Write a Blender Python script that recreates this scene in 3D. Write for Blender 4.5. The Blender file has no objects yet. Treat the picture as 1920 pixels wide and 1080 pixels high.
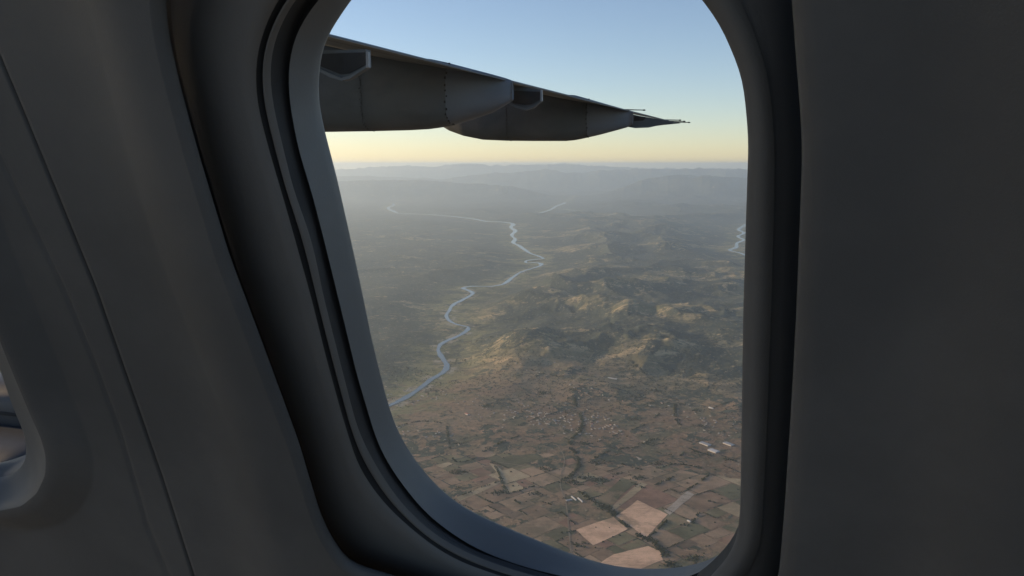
import bpy, math, random
import numpy as np
from mathutils import Vector
random.seed(7)
rng = np.random.RandomState(11)
S = bpy.context.scene
COL = S.collection

# ------------------------------------------------------------------ camera, sky, sun, exposure
F_PX = 1500.0                      # focal length in pixels of a 1920 wide frame
EYE = 308.0                        # row of the true horizon
PITCH = math.atan((540 - EYE) / F_PX)
ALT = 3000.0                       # flying height above the plain (camera is the origin)
cam_d = bpy.data.cameras.new('camera'); cam = bpy.data.objects.new('camera', cam_d); COL.objects.link(cam)
cam_d.sensor_width = 36; cam_d.lens = 36 * F_PX / 1920
cam_d.clip_start = 0.01; cam_d.clip_end = 2e6
cam.rotation_euler = (math.pi / 2 - PITCH, 0, 0)
S.camera = cam
SUN_EL, SUN_AZ = math.radians(10), math.radians(-68)      # azimuth from the view direction, negative = left
w = bpy.data.worlds.new('World'); S.world = w; w.use_nodes = True
nt = w.node_tree; bg = nt.nodes['Background']
sky = nt.nodes.new('ShaderNodeTexSky'); sky.sky_type = 'NISHITA'; sky.sun_disc = False
sky.sun_elevation = SUN_EL; sky.sun_rotation = SUN_AZ
sky.altitude = 1700; sky.air_density = 1.0; sky.dust_density = 1.0; sky.ozone_density = 1.3
tint = nt.nodes.new('ShaderNodeMix'); tint.data_type = 'RGBA'; tint.blend_type = 'MULTIPLY'; tint.inputs[0].default_value = 1.0
tint.inputs[7].default_value = (1.06, 0.985, 1.05, 1); nt.links.new(sky.outputs[0], tint.inputs[6]); nt.links.new(tint.outputs[2], bg.inputs[0])
bg.inputs[1].default_value = 0.124
sd = bpy.data.lights.new('sun', 'SUN'); sun = bpy.data.objects.new('sun', sd); COL.objects.link(sun)
sd.energy = 5.0; sd.angle = math.radians(0.6); sd.color = (1.0, 0.71, 0.43)
sdir = Vector((math.sin(SUN_AZ) * math.cos(SUN_EL), math.cos(SUN_AZ) * math.cos(SUN_EL), math.sin(SUN_EL)))
sun.rotation_euler = sdir.to_track_quat('Z', 'Y').to_euler()
S.view_settings.view_transform = 'Standard'; S.view_settings.look = 'None'
S.view_settings.exposure = 0.55; S.view_settings.gamma = 1.0; S.view_settings.use_curve_mapping = False
S.cycles.use_denoising = True
S.cycles.volume_bounces = 3
S.cycles.max_bounces = 8
HAZE = dict(density=1.5e-5, color=(0.74, 0.885, 1.0), aniso=0.57)

# ------------------------------------------------------------------ helpers
cp, sp = math.cos(PITCH), math.sin(PITCH)
def ray(px, py):
    a, b = px - 960.0, 540.0 - py
    return np.array([a, F_PX * cp + b * sp, -F_PX * sp + b * cp])
def at(px, py, y):                 # point at world depth y seen at a pixel of the photograph
    r = ray(px, py); return r * (y / r[1])
def project(P):
    x, y, z = P
    f = y * cp - z * sp; u = y * sp + z * cp
    return 960 + F_PX * x / f, 540 - F_PX * u / f
def on_ground(px, py):
    r = ray(px, py); t = -ALT / r[2]; return (r[0] * t, r[1] * t)

def tag(o, label=None, cat=None, group=None, kind=None):
    if label: o['label'] = label
    if cat: o['category'] = cat
    if group: o['group'] = group
    if kind: o['kind'] = kind
    return o
def mesh_obj(name, verts, faces, mat, parent=None, smooth=False):
    me = bpy.data.meshes.new(name)
    me.from_pydata([tuple(map(float, v)) for v in verts], [], faces)
    if mat: me.materials.append(mat)
    if smooth: me.polygons.foreach_set('use_smooth', [True] * len(me.polygons))
    me.update()
    o = bpy.data.objects.new(name, me); COL.objects.link(o)
    if parent: o.parent = parent
    return o
def empty(name, loc=(0, 0, 0)):
    o = bpy.data.objects.new(name, None); COL.objects.link(o); o.location = loc
    o.empty_display_size = 0.1
    return o
def child_at(o, root):             # vertices were written in world space: move them into the root's frame
    for v in o.data.vertices: v.co -= root.location
    o.parent = root

class Shader:
    def __init__(s, name, color=(0.5, 0.5, 0.5), rough=0.6, spec=0.5, metal=0.0):
        s.m = bpy.data.materials.new(name); s.m.use_nodes = True
        s.t = s.m.node_tree; s.b = s.t.nodes['Principled BSDF']
        s.b.inputs['Base Color'].default_value = (*color, 1); s.b.inputs['Roughness'].default_value = rough
        s.b.inputs['Specular IOR Level'].default_value = spec; s.b.inputs['Metallic'].default_value = metal
        s.tc = None
    def coord(s, scale=(1, 1, 1), kind='Object', rot=0):
        if s.tc is None: s.tc = s.t.nodes.new('ShaderNodeTexCoord')
        mp = s.t.nodes.new('ShaderNodeMapping'); mp.inputs['Scale'].default_value = scale
        mp.inputs['Rotation'].default_value = (0, 0, rot)
        s.t.links.new(s.tc.outputs[kind], mp.inputs[0]); return mp.outputs[0]
    def noise(s, co, scale, detail=5, rough=0.55, dist=0):
        n = s.t.nodes.new('ShaderNodeTexNoise'); n.inputs['Scale'].default_value = scale
        n.inputs['Detail'].default_value = detail; n.inputs['Roughness'].default_value = rough
        n.inputs['Distortion'].default_value = dist
        s.t.links.new(co, n.inputs['Vector']); return n.outputs['Fac']
    def rng(s, v, a, b, c=0, d=1):
        n = s.t.nodes.new('ShaderNodeMapRange'); n.interpolation_type = 'SMOOTHSTEP'
        for i, x in zip(('From Min', 'From Max', 'To Min', 'To Max'), (a, b, c, d)): n.inputs[i].default_value = x
        s.t.links.new(v, n.inputs['Value']); return n.outputs[0]
    def mix(s, f, a, b, mode='MIX'):
        n = s.t.nodes.new('ShaderNodeMix'); n.data_type = 'RGBA'; n.blend_type = mode
        for sock, v in ((n.inputs[0], f), (n.inputs[6], a), (n.inputs[7], b)):
            if isinstance(v, (int, float)): sock.default_value = v
            elif isinstance(v, tuple): sock.default_value = (*v, 1)
            else: s.t.links.new(v, sock)
        return n.outputs[2]
    def math(s, op, a, b=0.0):
        n = s.t.nodes.new('ShaderNodeMath'); n.operation = op
        for sock, v in ((n.inputs[0], a), (n.inputs[1], b)):
            if isinstance(v, (int, float)): sock.default_value = v
            else: s.t.links.new(v, sock)
        return n.outputs[0]
    def attr(s, name):
        n = s.t.nodes.new('ShaderNodeAttribute'); n.attribute_name = name; return n.outputs['Fac']
    def color(s, v): s.t.links.new(v, s.b.inputs['Base Color'])
    def bump(s, v, dist, strength=1.0):
        n = s.t.nodes.new('ShaderNodeBump'); n.inputs['Distance'].default_value = dist; n.inputs['Strength'].default_value = strength
        s.t.links.new(v, n.inputs['Height']); s.t.links.new(n.outputs[0], s.b.inputs['Normal'])

def mottled(name, c1, c2, rough, scale, fine=None, bump=0.0, spec=0.5, stretch=(1, 1, 1), lo=0.35, hi=0.65):
    s = Shader(name, c1, rough, spec)
    co = s.coord(stretch)
    n = s.noise(co, scale, 6, 0.6)
    c = s.mix(s.rng(n, lo, hi), c1, c2)
    s.color(c)
    if bump: s.bump(s.noise(s.coord(), fine or scale * 20, 3, 0.6), bump, 0.6)
    return s.m

# ------------------------------------------------------------------ noise for the terrain
PERM = rng.rand(512, 512)
def vnoise(x, y):
    xi = np.floor(x).astype(np.int64); yi = np.floor(y).astype(np.int64)
    fx = x - xi; fy = y - yi
    fx = fx * fx * fx * (fx * (fx * 6 - 15) + 10); fy = fy * fy * fy * (fy * (fy * 6 - 15) + 10)
    a = PERM[xi % 512, yi % 512]; b = PERM[(xi + 1) % 512, yi % 512]
    c = PERM[xi % 512, (yi + 1) % 512]; d = PERM[(xi + 1) % 512, (yi + 1) % 512]
    return (a * (1 - fx) + b * fx) * (1 - fy) + (c * (1 - fx) + d * fx) * fy
def fbm(x, y, size, octv=6, gain=0.5, off=0.0):
    s = 0; amp = 1; tot = 0; f = 1.0 / size
    ca, sa = math.cos(0.6), math.sin(0.6)
    for i in range(octv):
        s = s + amp * vnoise(x * f + 37.3 * i + off, y * f - 19.7 * i + off); tot += amp
        amp *= gain; f *= 2.03; x, y = x * ca - y * sa, x * sa + y * ca
    return s / tot
def ridged(x, y, size, octv=7, gain=0.5, off=0.0):
    s = 0; amp = 1; tot = 0; f = 1.0 / size; wgt = 1.0
    ca, sa = math.cos(0.9), math.sin(0.9)
    for i in range(octv):
        n = 1 - np.abs(2 * vnoise(x * f + 11.3 * i + off, y * f + 29.7 * i + off) - 1)
        n = n * n * wgt; wgt = np.clip(n * 1.9, 0, 1)
        s = s + amp * n; tot += amp; amp *= gain; f *= 2.07; x, y = x * ca - y * sa, x * sa + y * ca
    return s / tot
def sstep(a, b, x):
    t = np.clip((x - a) / (b - a), 0, 1); return t * t * (3 - 2 * t)

# ------------------------------------------------------------------ rivers (traced, then laid on the plain)
RIVERS = [
 ([(640,800),(690,775),(725,763),(745,754),(765,743),(785,730),(800,718),(815,708),(828,700),(836,692),(837,684),(831,674),(825,664),(821,656),
   (826,647),(838,639),(853,633),(866,626),(877,619),(876,613),(862,610),(849,606),(840,599),(838,590),(843,581),(850,572),(862,565),(876,558),(886,551),
   (882,546),(869,541),(876,538),(895,537),(920,537),(940,534),(952,528),(962,520),(972,513),(986,507),(1003,502),(1014,497),(1010,493),(990,493),
   (986,490),(998,487),(1018,485),(1012,481),(994,475),(984,468),(972,460),(962,455),(966,448),(959,441),(966,433),(958,427),(963,421),(955,418),(935,416),(912,415),
   (890,411),(850,406),(800,402),(750,400),(738,396),(727,390),(738,385),(735,380)], 1.0),
 ([(1000,402),(1025,396),(1038,390),(1044,386),(1058,381),(1064,376),(1078,371),(1070,368)], 0.8),
 ([(1060,392),(1097,398),(1125,401),(1160,402),(1210,405)], 0.5),
 ([(1440,500),(1405,482),(1386,474),(1368,469),(1380,464),(1382,456),(1394,450),(1384,443),(1395,437),(1385,431),(1392,425),(1400,420)], 0.8),
]
def smooth_path(pts, n=4):
    P = np.array(pts, float); out = []
    for i in range(len(P) - 1):
        p0 = P[max(i - 1, 0)]; p1 = P[i]; p2 = P[i + 1]; p3 = P[min(i + 2, len(P) - 1)]
        for k in range(n):
            t = k / n
            out.append(0.5 * ((2 * p1) + (-p0 + p2) * t + (2 * p0 - 5 * p1 + 4 * p2 - p3) * t * t + (-p0 + 3 * p1 - 3 * p2 + p3) * t ** 3))
    out.append(P[-1]); return np.array(out)
river_paths = []
for pts, wid in RIVERS:
    g = smooth_path([on_ground(*p) for p in pts], 10)
    river_paths.append((g, wid))
def river_halfwidth(r, wid): return (16 + 1.75e-3 * r) * wid

def dist_rivers(x, y):
    best = np.full(x.shape, 1e9)
    for g, wid in river_paths:
        q = g[::5] if len(g) > 40 else g
        if not np.array_equal(q[-1], g[-1]): q = np.vstack([q, g[-1]])
        for a, b in zip(q[:-1], q[1:]):
            ab = b - a; L = float(ab @ ab) + 1e-9
            t = np.clip(((x - a[0]) * ab[0] + (y - a[1]) * ab[1]) / L, 0, 1)
            d = np.hypot(x - a[0] - t * ab[0], y - a[1] - t * ab[1])
            np.minimum(best, d, out=best)
    return best

# skylines: (distance, width of the range, [(pixel column, pixel row)...])
LAYERS = [
 (74000, 6500, [(300,343),(560,345),(640,339),(700,337),(760,338),(800,337),(840,341),(900,345),(950,348),(1000,346),(1050,348),(1100,344),(1150,340),(1200,336),(1270,328),(1330,329),(1400,333),(1600,345)]),
 (96000, 8000, [(300,330),(640,329),(700,330),(780,333),(840,335),(880,328),(920,325),(960,323),(1000,320),(1025,317),(1050,322),(1090,323),(1130,319),(1170,316.5),(1200,316),(1250,317.5),(1300,315.5),(1350,317),(1400,317),(1600,320)]),
 (122000, 9000, [(300,314),(630,317),(665,316),(690,314),(720,311.5),(760,309.5),(785,310.5),(815,311),(850,308.5),(870,307),(900,306.5),(925,308.5),(940,310.5),(965,309),(985,309.5),(1000,307.5),(1020,308.5),(1040,307),(1060,305.5),(1080,307.5),(1095,309),(1109,310),(1140,311.5),(1200,315),(1400,316),(1600,314)]),
]
def range_h(x, y, L):
    D, W, prof = LAYERS[L]
    r = np.hypot(x, y); az = np.arctan2(x, y)
    wob = 1 + 0.10 * (fbm(az * 60, az * 0 + D * 1e-3, 1.0, 5) - 0.5) * (np.abs(az) > 0.35)
    dd = (r - D - W * 0.9 * (fbm(x, y, W * 1.6, 4, off=D * 1e-4) - 0.5)) / W
    bell = np.exp(-dd * dd * 2.2)
    det = ridged(x, y, W * 0.55, 7, 0.5, D * 2e-4)
    return wob * bell * (0.66 + 0.34 * np.clip(det * 1.6, 0, 1))
_az = np.radians(np.linspace(-70, 70, 2600)); RNORM = []
for _L, (D, W, prof) in enumerate(LAYERS):
    _r = np.linspace(D - 1.5 * W, D + 1.5 * W, 60); _A, _R = np.meshgrid(_az, _r)
    u = range_h(_R * np.sin(_A), _R * np.cos(_A), _L)
    px = 960 + 1519 * np.tan(_az)
    row = np.interp(px, [p[0] for p in prof], [p[1] for p in prof])
    row = np.maximum(306.3, row + (2.2 + 0.03 * D / 1000) * (fbm(_az * 110, _az * 0 + _L * 3.0, 1.0, 5, 0.65) - 0.5))
    sl = (row - EYE) / 1519 * np.cos(_az)             # wanted slope below eye level
    # smallest scale k with max over r of (k*u - ALT)/r = -sl
    k = np.min((ALT - sl[None] * _R) / np.maximum(u, 0.05), axis=0)
    ks = k.copy()
    for _ in range(2): ks = 0.25 * np.roll(ks, 1) + 0.5 * ks + 0.25 * np.roll(ks, -1)
    RNORM.append(ks)
def terrain_h(x, y):
    r = np.hypot(x, y); az = np.arctan2(x, y)
    drv = dist_rivers(x, y)
    wid = river_halfwidth(r, 1.0)
    valley = sstep(wid * 1.8 + 0.012 * r, wid * 3 + 0.10 * r, drv)
    # the low hills right of the river, and the far country
    warpx = x + 1800 * (fbm(x, y, 7000, 3, off=3) - 0.5); warpy = y + 1800 * (fbm(x, y, 7000, 3, off=9) - 0.5)
    rg = 0.50 * ridged(warpx, warpy, 2300, 7, 0.46) + 0.45 * fbm(warpx, warpy, 1500, 6, 0.5, 61) * ridged(warpx, warpy, 4200, 4, 0.4, 70) * 1.6
    fine = fbm(x, y, 900, 5, 0.5, 5)
    global LAST_RG
    LAST_RG = rg
    edge = r + 2500 * (fbm(x, y, 3000, 4, off=14) - 0.5)
    a_mid = sstep(9300, 13200, edge)
    right = sstep(-2600, 1200, x - 0.0 * y)
    far = sstep(24000, 48000, r)
    h = valley * a_mid * ((190 + 500 * right) * rg * (1 - 0.35 * far) + (30 + 90 * right) * (fine - 0.3))
    h = h + valley * far * 380 * ridged(x, y, 15000, 7, 0.5, 21) * sstep(30000, 52000, r)
    h = h + valley * 22 * sstep(7500, 10500, edge) * fbm(x, y, 500, 4, off=31)
    # mountain ranges
    for L, (D, W, prof) in enumerate(LAYERS):
        if r.max() < D - 2.2 * W: continue
        hh = np.where(np.abs(r - D) < 2.2 * W, range_h(x, y, L) * np.interp(az, _az, RNORM[L]), 0)
        h = np.where(valley * 0 + hh > h, hh * np.minimum(1, 0.15 + valley), h)
    h = np.where(r > 138000, h * (1 - sstep(138000, 150000, r)), h)
    return h, valley, drv

# polar sheet centred below the aircraft
az = np.concatenate([np.arange(-180, -62, 4.0), np.arange(-62, -22, 0.30), np.arange(-22, 24, 0.060), np.arange(24, 62, 0.30), np.arange(62, 180, 4.0)])
az = np.radians(az)
rr = np.concatenate([[0.0, 1500, 3000, 4000], np.geomspace(4400, 150000, 680)])
A, R = np.meshgrid(az, rr)
GX, GY = R * np.sin(A), R * np.cos(A)
H, VAL, DRV = terrain_h(GX, GY); RG = LAST_RG.copy()
nr, na = GX.shape
co = np.stack([GX, GY, H - ALT], -1).reshape(-1, 3)
idx = np.arange(nr * na).reshape(nr, na)
a0 = idx[:-1, :]; a1 = np.roll(idx, -1, axis=1)[:-1, :]; b0 = idx[1:, :]; b1 = np.roll(idx, -1, axis=1)[1:, :]
quads = np.stack([a0, a1, b1, b0], -1).reshape(-1, 4)[:, ::-1]
me = bpy.data.meshes.new('ground')
me.vertices.add(len(co)); me.vertices.foreach_set('co', co.ravel())
me.loops.add(quads.size); me.loops.foreach_set('vertex_index', quads.ravel().astype(np.int32))
me.polygons.add(len(quads)); me.polygons.foreach_set('loop_start', np.arange(0, quads.size, 4, dtype=np.int32))
me.polygons.foreach_set('use_smooth', np.ones(len(quads), bool))
me.update(calc_edges=True)
# land cover: where woods grow (hollows, far hills), 0..1
gh = np.gradient(H, axis=1) / np.maximum(np.gradient(GX, axis=1), 1)
hol = fbm(GX, GY, 2600, 5, 0.55, 44)
wood = np.clip((hol - 0.34) * 4.5 + sstep(11000, 24000, R) * 0.35, 0, 1) * sstep(9500, 13500, R + 1500 * (hol - 0.5))
left_bank = sstep(300, -900, GX - np.interp(GY, river_paths[0][0][::-1, 1][np.argsort(river_paths[0][0][::-1, 1])], river_paths[0][0][::-1, 0][np.argsort(river_paths[0][0][::-1, 1])]))
wood = np.clip(wood + 0.55 * left_bank * sstep(9000, 12000, R), 0, 1)
wood = np.clip(wood + sstep(30000, 60000, R) * 0.5, 0, 1)
crest = sstep(0.26, 0.46, RG) * sstep(0.35, 0.55, fbm(GX, GY, 1900, 4, off=88))
wood = np.clip(wood + 0.24 - 0.74 * crest * sstep(60000, 24000, R), 0, 1)
print('RG', np.percentile(RG, [5, 25, 50, 75, 95]))
at_ = me.attributes.new('wood', 'FLOAT', 'POINT'); at_.data.foreach_set('value', wood.ravel().astype(np.float32))
relh = np.clip(H / 500.0, 0, 1)
at_ = me.attributes.new('height', 'FLOAT', 'POINT'); at_.data.foreach_set('value', relh.ravel().astype(np.float32))
at_ = me.attributes.new('plain', 'FLOAT', 'POINT'); at_.data.foreach_set('value', (1 - sstep(9000, 12500, R + 3000 * (hol - 0.5))).ravel().astype(np.float32))
at_ = me.attributes.new('bank', 'FLOAT', 'POINT'); at_.data.foreach_set('value', (1 - sstep(60, 900, DRV)).ravel().astype(np.float32))
ground = bpy.data.objects.new('ground', me); COL.objects.link(ground)
tag(ground, 'wide plain of brown fields rising to wooded hills and mountains', kind='structure')
s = Shader('land', rough=0.95, spec=0.1)
co_ = s.coord()
wd, ht, pl, bk = s.attr('wood'), s.attr('height'), s.attr('plain'), s.attr('bank')
big = s.noise(co_, 1 / 1800, 6, 0.6); mid = s.noise(co_, 1 / 420, 6, 0.65, 0.3); fin = s.noise(co_, 1 / 110, 5, 0.65, 0.2)
strk = s.noise(s.coord((1, 3.2, 1), rot=0.5), 1 / 700, 6, 0.65, 0.5)
ridge = s.noise(s.coord((1, 1, 1)), 1 / 650, 8, 0.72, 0.8)
grass = s.mix(s.rng(mid, 0.38, 0.62), (0.115, 0.115, 0.066), (0.24, 0.205, 0.122))
grass = s.mix(s.rng(strk, 0.52, 0.62), grass, (0.40, 0.31, 0.18))  # brighter streaks: sunlit patches of the hills painted into the grass
soil = s.mix(s.rng(big, 0.40, 0.60), (0.215, 0.145, 0.095), (0.270, 0.195, 0.125))
soil = s.mix(s.rng(mid, 0.46, 0.62), soil, (0.125, 0.115, 0.072))
soil = s.mix(s.rng(ridge, 0.54, 0.60), soil, (0.36, 0.235, 0.15))
base = s.mix(pl, grass, soil)
scrub = s.mix(s.rng(fin, 0.40, 0.60), (0.036, 0.050, 0.046), (0.070, 0.080, 0.058))
m = s.math('ADD', s.math('MULTIPLY', wd, 1.0), s.math('MULTIPLY', s.math('SUBTRACT', ridge, 0.5), 5.0))
m = s.math('ADD', m, s.math('MULTIPLY', s.math('SUBTRACT', fin, 0.5), 2.8))
base = s.mix(s.rng(m, 0.34, 0.56), base, scrub)
bn = s.math('MULTIPLY', bk, s.rng(mid, 0.42, 0.58))
base = s.mix(s.math('MULTIPLY', bn, 0.8), base, (0.25, 0.24, 0.11))
sand = s.math('MULTIPLY', s.rng(bk, 0.93, 0.99), s.rng(s.noise(co_, 1 / 220, 4, 0.6), 0.5, 0.58))
base = s.mix(sand, base, (0.34, 0.30, 0.22))
spk = s.rng(s.noise(co_, 1 / 60, 4, 0.7), 0.52, 0.60)
base = s.mix(s.math('MULTIPLY', spk, 0.5), base, (0.050, 0.056, 0.038))
spl = s.rng(s.noise(s.coord((1.3, 1, 1)), 1 / 75, 4, 0.7), 0.58, 0.64)
base = s.mix(s.math('MULTIPLY', spl, 0.45), base, (0.38, 0.30, 0.20))
s.color(base)
s.bump(s.math('ADD', fin, s.math('MULTIPLY', ridge, 2.0)), 20.0, 0.6)
ground.data.materials.append(s.m)

# rivers as sheets of water
s = Shader('river_water', (0.07, 0.09, 0.095), 0.18, 0.5)
s.bump(s.noise(s.coord(), 1 / 25, 3, 0.6), 0.4, 0.35)
WATER = s.m
for (g, wid), lab in zip(river_paths, ['long pale river winding down the plain towards the horizon', 'short bright river reach among the far hills', 'thin straight river reach below the far right hills', 'looping river beside the right edge of the window']):
    t = np.gradient(g, axis=0); t /= np.linalg.norm(t, axis=1)[:, None] + 1e-9
    n_ = np.stack([-t[:, 1], t[:, 0]], 1)
    hw = river_halfwidth(np.hypot(g[:, 0], g[:, 1]), wid); ph = np.arange(len(g)) * 1.0
    vs = []
    for i in range(len(g)):
        for k in (1, -1):
            f_ = 0.02 + 1.9 * float(fbm(np.array([ph[i]]), np.array([3.0 * k]), 9.0, 4, 0.65)[0])
            p = g[i] + n_[i] * hw[i] * k * f_; vs.append((p[0], p[1], -ALT + 4.0))
    fs = [(2 * i, 2 * i + 1, 2 * i + 3, 2 * i + 2) for i in range(len(g) - 1)]
    o = mesh_obj('river', vs, fs, WATER); tag(o, lab, kind='structure')

# ------------------------------------------------------------------ fields on the plain
def mat_field(name, c, rows=0.0, rot=0.0):
    s = Shader(name, c, 0.95, 0.1)
    co = s.coord()
    a = s.noise(co, 1 / 260, 6, 0.65); b = s.noise(co, 1 / 40, 5, 0.7)
    d = tuple(x * 0.72 for x in c); l = tuple(min(1, x * 1.22) for x in c)
    k = s.mix(s.rng(a, 0.36, 0.64), d, l)
    k = s.mix(s.math('MULTIPLY', s.rng(b, 0.52, 0.66), 0.45), k, (c[0] * .5, c[1] * .55, c[2] * .5))
    st = s.noise(s.coord((0.12, 1.6, 1), rot=rot), 1 / 22, 2, 0.5)
    k = s.mix(s.math('MULTIPLY', s.rng(st, 0.42, 0.62), rows), k, l)
    g = s.noise(s.coord(), 1 / 420, 7, 0.68, 0.6)
    k = s.mix(s.math('MULTIPLY', s.rng(g, 0.50, 0.64), 0.55), k, (0.115, 0.108, 0.070))
    k = s.mix(s.math('MULTIPLY', s.rng(g, 0.46, 0.38), 0.4), k, (0.34, 0.225, 0.15))
    s.color(k); s.bump(b, 1.5, 0.6)
    return s.m
pA, pB, pC, pD = [np.array(on_ground(*p)) for p in ((1155, 968), (1195, 938), (1252, 965), (1205, 1005))]
e1 = pC - pB; FROT = math.atan2(e1[1], e1[0])
PAL = [(0.155, 0.108, 0.072), (0.190, 0.138, 0.092), (0.105, 0.078, 0.056), (0.215, 0.155, 0.102), (0.115, 0.105, 0.062), (0.075, 0.076, 0.046), (0.160, 0.098, 0.070), (0.235, 0.190, 0.120)]
FM = [mat_field('field_soil', c, 0.25, -FROT + (i % 2) * 1.57) for i, c in enumerate([tuple(1.5 * (.95 * v + .05 * w) for v, w in zip(q, (.150, .108, .072))) for q in PAL])]
PALE = mat_field('field_stubble', (0.62, 0.41, 0.27), 0.6, -FROT)
TAN = mat_field('field_dry_grass', (0.46, 0.35, 0.22), 0.4, -FROT)
GREY = mat_field('field_fallow', (0.36, 0.31, 0.25), 0.3, -FROT)

cells = []
def split(x0, y0, x1, y1, d=0):
    w_, h_ = x1 - x0, y1 - y0
    lim = random.choice((random.uniform(130, 300), random.uniform(250, 620)))
    if max(w_, h_) < lim or min(w_, h_) < 60:
        cells.append((x0, y0, x1, y1)); return
    if w_ > h_ * random.uniform(0.7, 1.6): 
        m_ = x0 + w_ * random.uniform(0.3, 0.7); split(x0, y0, m_, y1, d + 1); split(m_, y0, x1, y1, d + 1)
    else:
        m_ = y0 + h_ * random.uniform(0.3, 0.7); split(x0, y0, x1, m_, d + 1); split(x0, m_, x1, y1, d + 1)
split(-6500, -6500, 6500, 6500)
ctr = np.array([700.0, 8200.0]); cr, sr = math.cos(FROT), math.sin(FROT)
def frot(u, v): # warped so that edges are not dead straight over the whole plain
    x = ctr[0] + u * cr - v * sr; y = ctr[1] + u * sr + v * cr
    x += 170 * math.sin(y / 1900.0 + 1.0) + 60 * math.sin(v / 700.0); y += 150 * math.sin(x / 1600.0) + 50 * math.sin(u / 600.0)
    return x, y
field_polys = []
for (x0, y0, x1, y1) in cells:
    if random.random() < 0.14: continue
    g = random.uniform(3, 12)
    cs = [(x0 + g, y0 + g), (x1 - g, y0 + g), (x1 - g, y1 - g), (x0 + g, y1 - g)]
    pts = []
    for i in range(4):
        a, b = cs[i], cs[(i + 1) % 4]
        pts.append(frot(*a)); pts.append(frot((a[0] + b[0]) / 2 + random.uniform(-9, 9), (a[1] + b[1]) / 2 + random.uniform(-9, 9)))
    c = np.mean(pts, axis=0); rc = math.hypot(*c)
    px, py = project((c[0], c[1], -ALT))
    if not (4600 < rc < 10400 + 900 * vnoise(np.array([c[0] / 900.0]), np.array([c[1] / 900.0]))[0]): continue
    if abs(math.atan2(c[0], c[1])) > 0.75: continue
    if c[0] < np.interp(c[1], [7800, 9200, 9900, 11200], [-2700, -1500, -900, -700]) and rc > 8200: continue
    vis = 660 < px < 1420 and py < 1100
    field_polys.append((not vis, rc, pts))
field_polys.sort(key=lambda t: (t[0], t[1]))
def field_mesh(pts, z, mat, parent):
    n = len(pts); c = np.mean(pts, axis=0)
    vs = [(p[0], p[1], z) for p in pts] + [(c[0], c[1], z)]
    return mesh_obj('field', vs, [(i, (i + 1) % n, n) for i in range(n)], mat, parent)
rest_v, rest_f, rest_m = [], [], []
for k, (inv, rc, pts) in enumerate(field_polys):
    z = -ALT + 1.0
    if k < 290: field_mesh(pts, z, FM[random.choices(range(8), [5, 5, 4, 3, 4, 3, 4, 2])[0]], ground)
    else:
        b = len(rest_v); rest_v += [(p[0], p[1], z) for p in pts]; rest_f.append(tuple(range(b, b + len(pts)))); rest_m.append(random.choices(range(8), [5, 5, 4, 3, 4, 3, 4, 2])[0])
if rest_f:
    o = mesh_obj('field_patchwork', rest_v, rest_f, FM[0], ground); o['kind'] = 'stuff'
    for m_ in FM[1:]: o.data.materials.append(m_)
    o.data.polygons.foreach_set('material_index', rest_m)
SPECIAL = [
 ([(1155,968),(1195,938),(1252,965),(1233,985),(1212,1008)], PALE, 'pale salmon stubble field between two dark tree lines'),
 ([(1080,994),(1118,980),(1150,970),(1177,992),(1150,1006),(1112,1023)], PALE, None),
 ([(1098,1072),(1150,1040),(1215,1024),(1238,1034),(1243,1050),(1190,1072)], PALE, None),
 ([(1245,958),(1289,921),(1302,927),(1256,966)], GREY, None),
 ([(1205,834),(1235,818),(1262,824),(1288,832),(1278,840),(1240,841)], TAN, None),
 ([(1240,845),(1282,842),(1276,853),(1252,851)], TAN, None),
 ([(1156,844),(1162,842),(1204,861),(1196,864)], GREY, None),
 ([(1165,782),(1230,752),(1248,765),(1195,790)], FM[7], None),
 ([(1212,754),(1228,751),(1248,764),(1236,765)], TAN, None),
 ([(1255,818),(1275,793),(1305,795),(1300,803)], FM[3], None),
 ([(916,868),(930,872),(960,898),(985,918),(946,927),(938,895)], FM[7], None),
 ([(1140,958),(1200,904),(1214,908),(1150,958)], FM[7], None),
 ([(1108,948),(1165,896),(1196,903),(1136,957)], FM[5], None),
 ([(1298,843),(1315,826),(1333,838),(1335,848)], GREY, None),
 ([(985,812),(1022,792),(1032,795),(990,817)], FM[7], None),
 ([(855,933),(900,914),(930,902),(940,905),(900,924),(862,940)], FM[7], None),
 ([(960,816),(1000,800),(1010,805),(965,824)], FM[3], None),
 ([(1040,675),(1060,668),(1085,672),(1080,682),(1040,684)], TAN, None),
 ([(885,845),(905,838),(925,850),(915,858),(892,856)], FM[3], None),
]
for i, (pp, m_, lab) in enumerate(SPECIAL[:]):
    g_ = [on_ground(*p) for p in pp]
    pts = []
    for j in range(len(g_)):
        a, b = np.array(g_[j]), np.array(g_[(j + 1) % len(g_)]); L = np.linalg.norm(b - a)
        for k in range(4): 
            q = a + (b - a) * k / 4 + rng.uniform(-1, 1, 2) * L * 0.012 * (k > 0); pts.append(q)
    if pp[0][1] < 700: continue
    o = field_mesh(pts, -ALT + 2.0, m_, ground)
    if lab: o['label'] = lab
for k, (c, r_) in enumerate([((1340, 905), 0), ((1040, 1010), 0)]): pass

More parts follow.
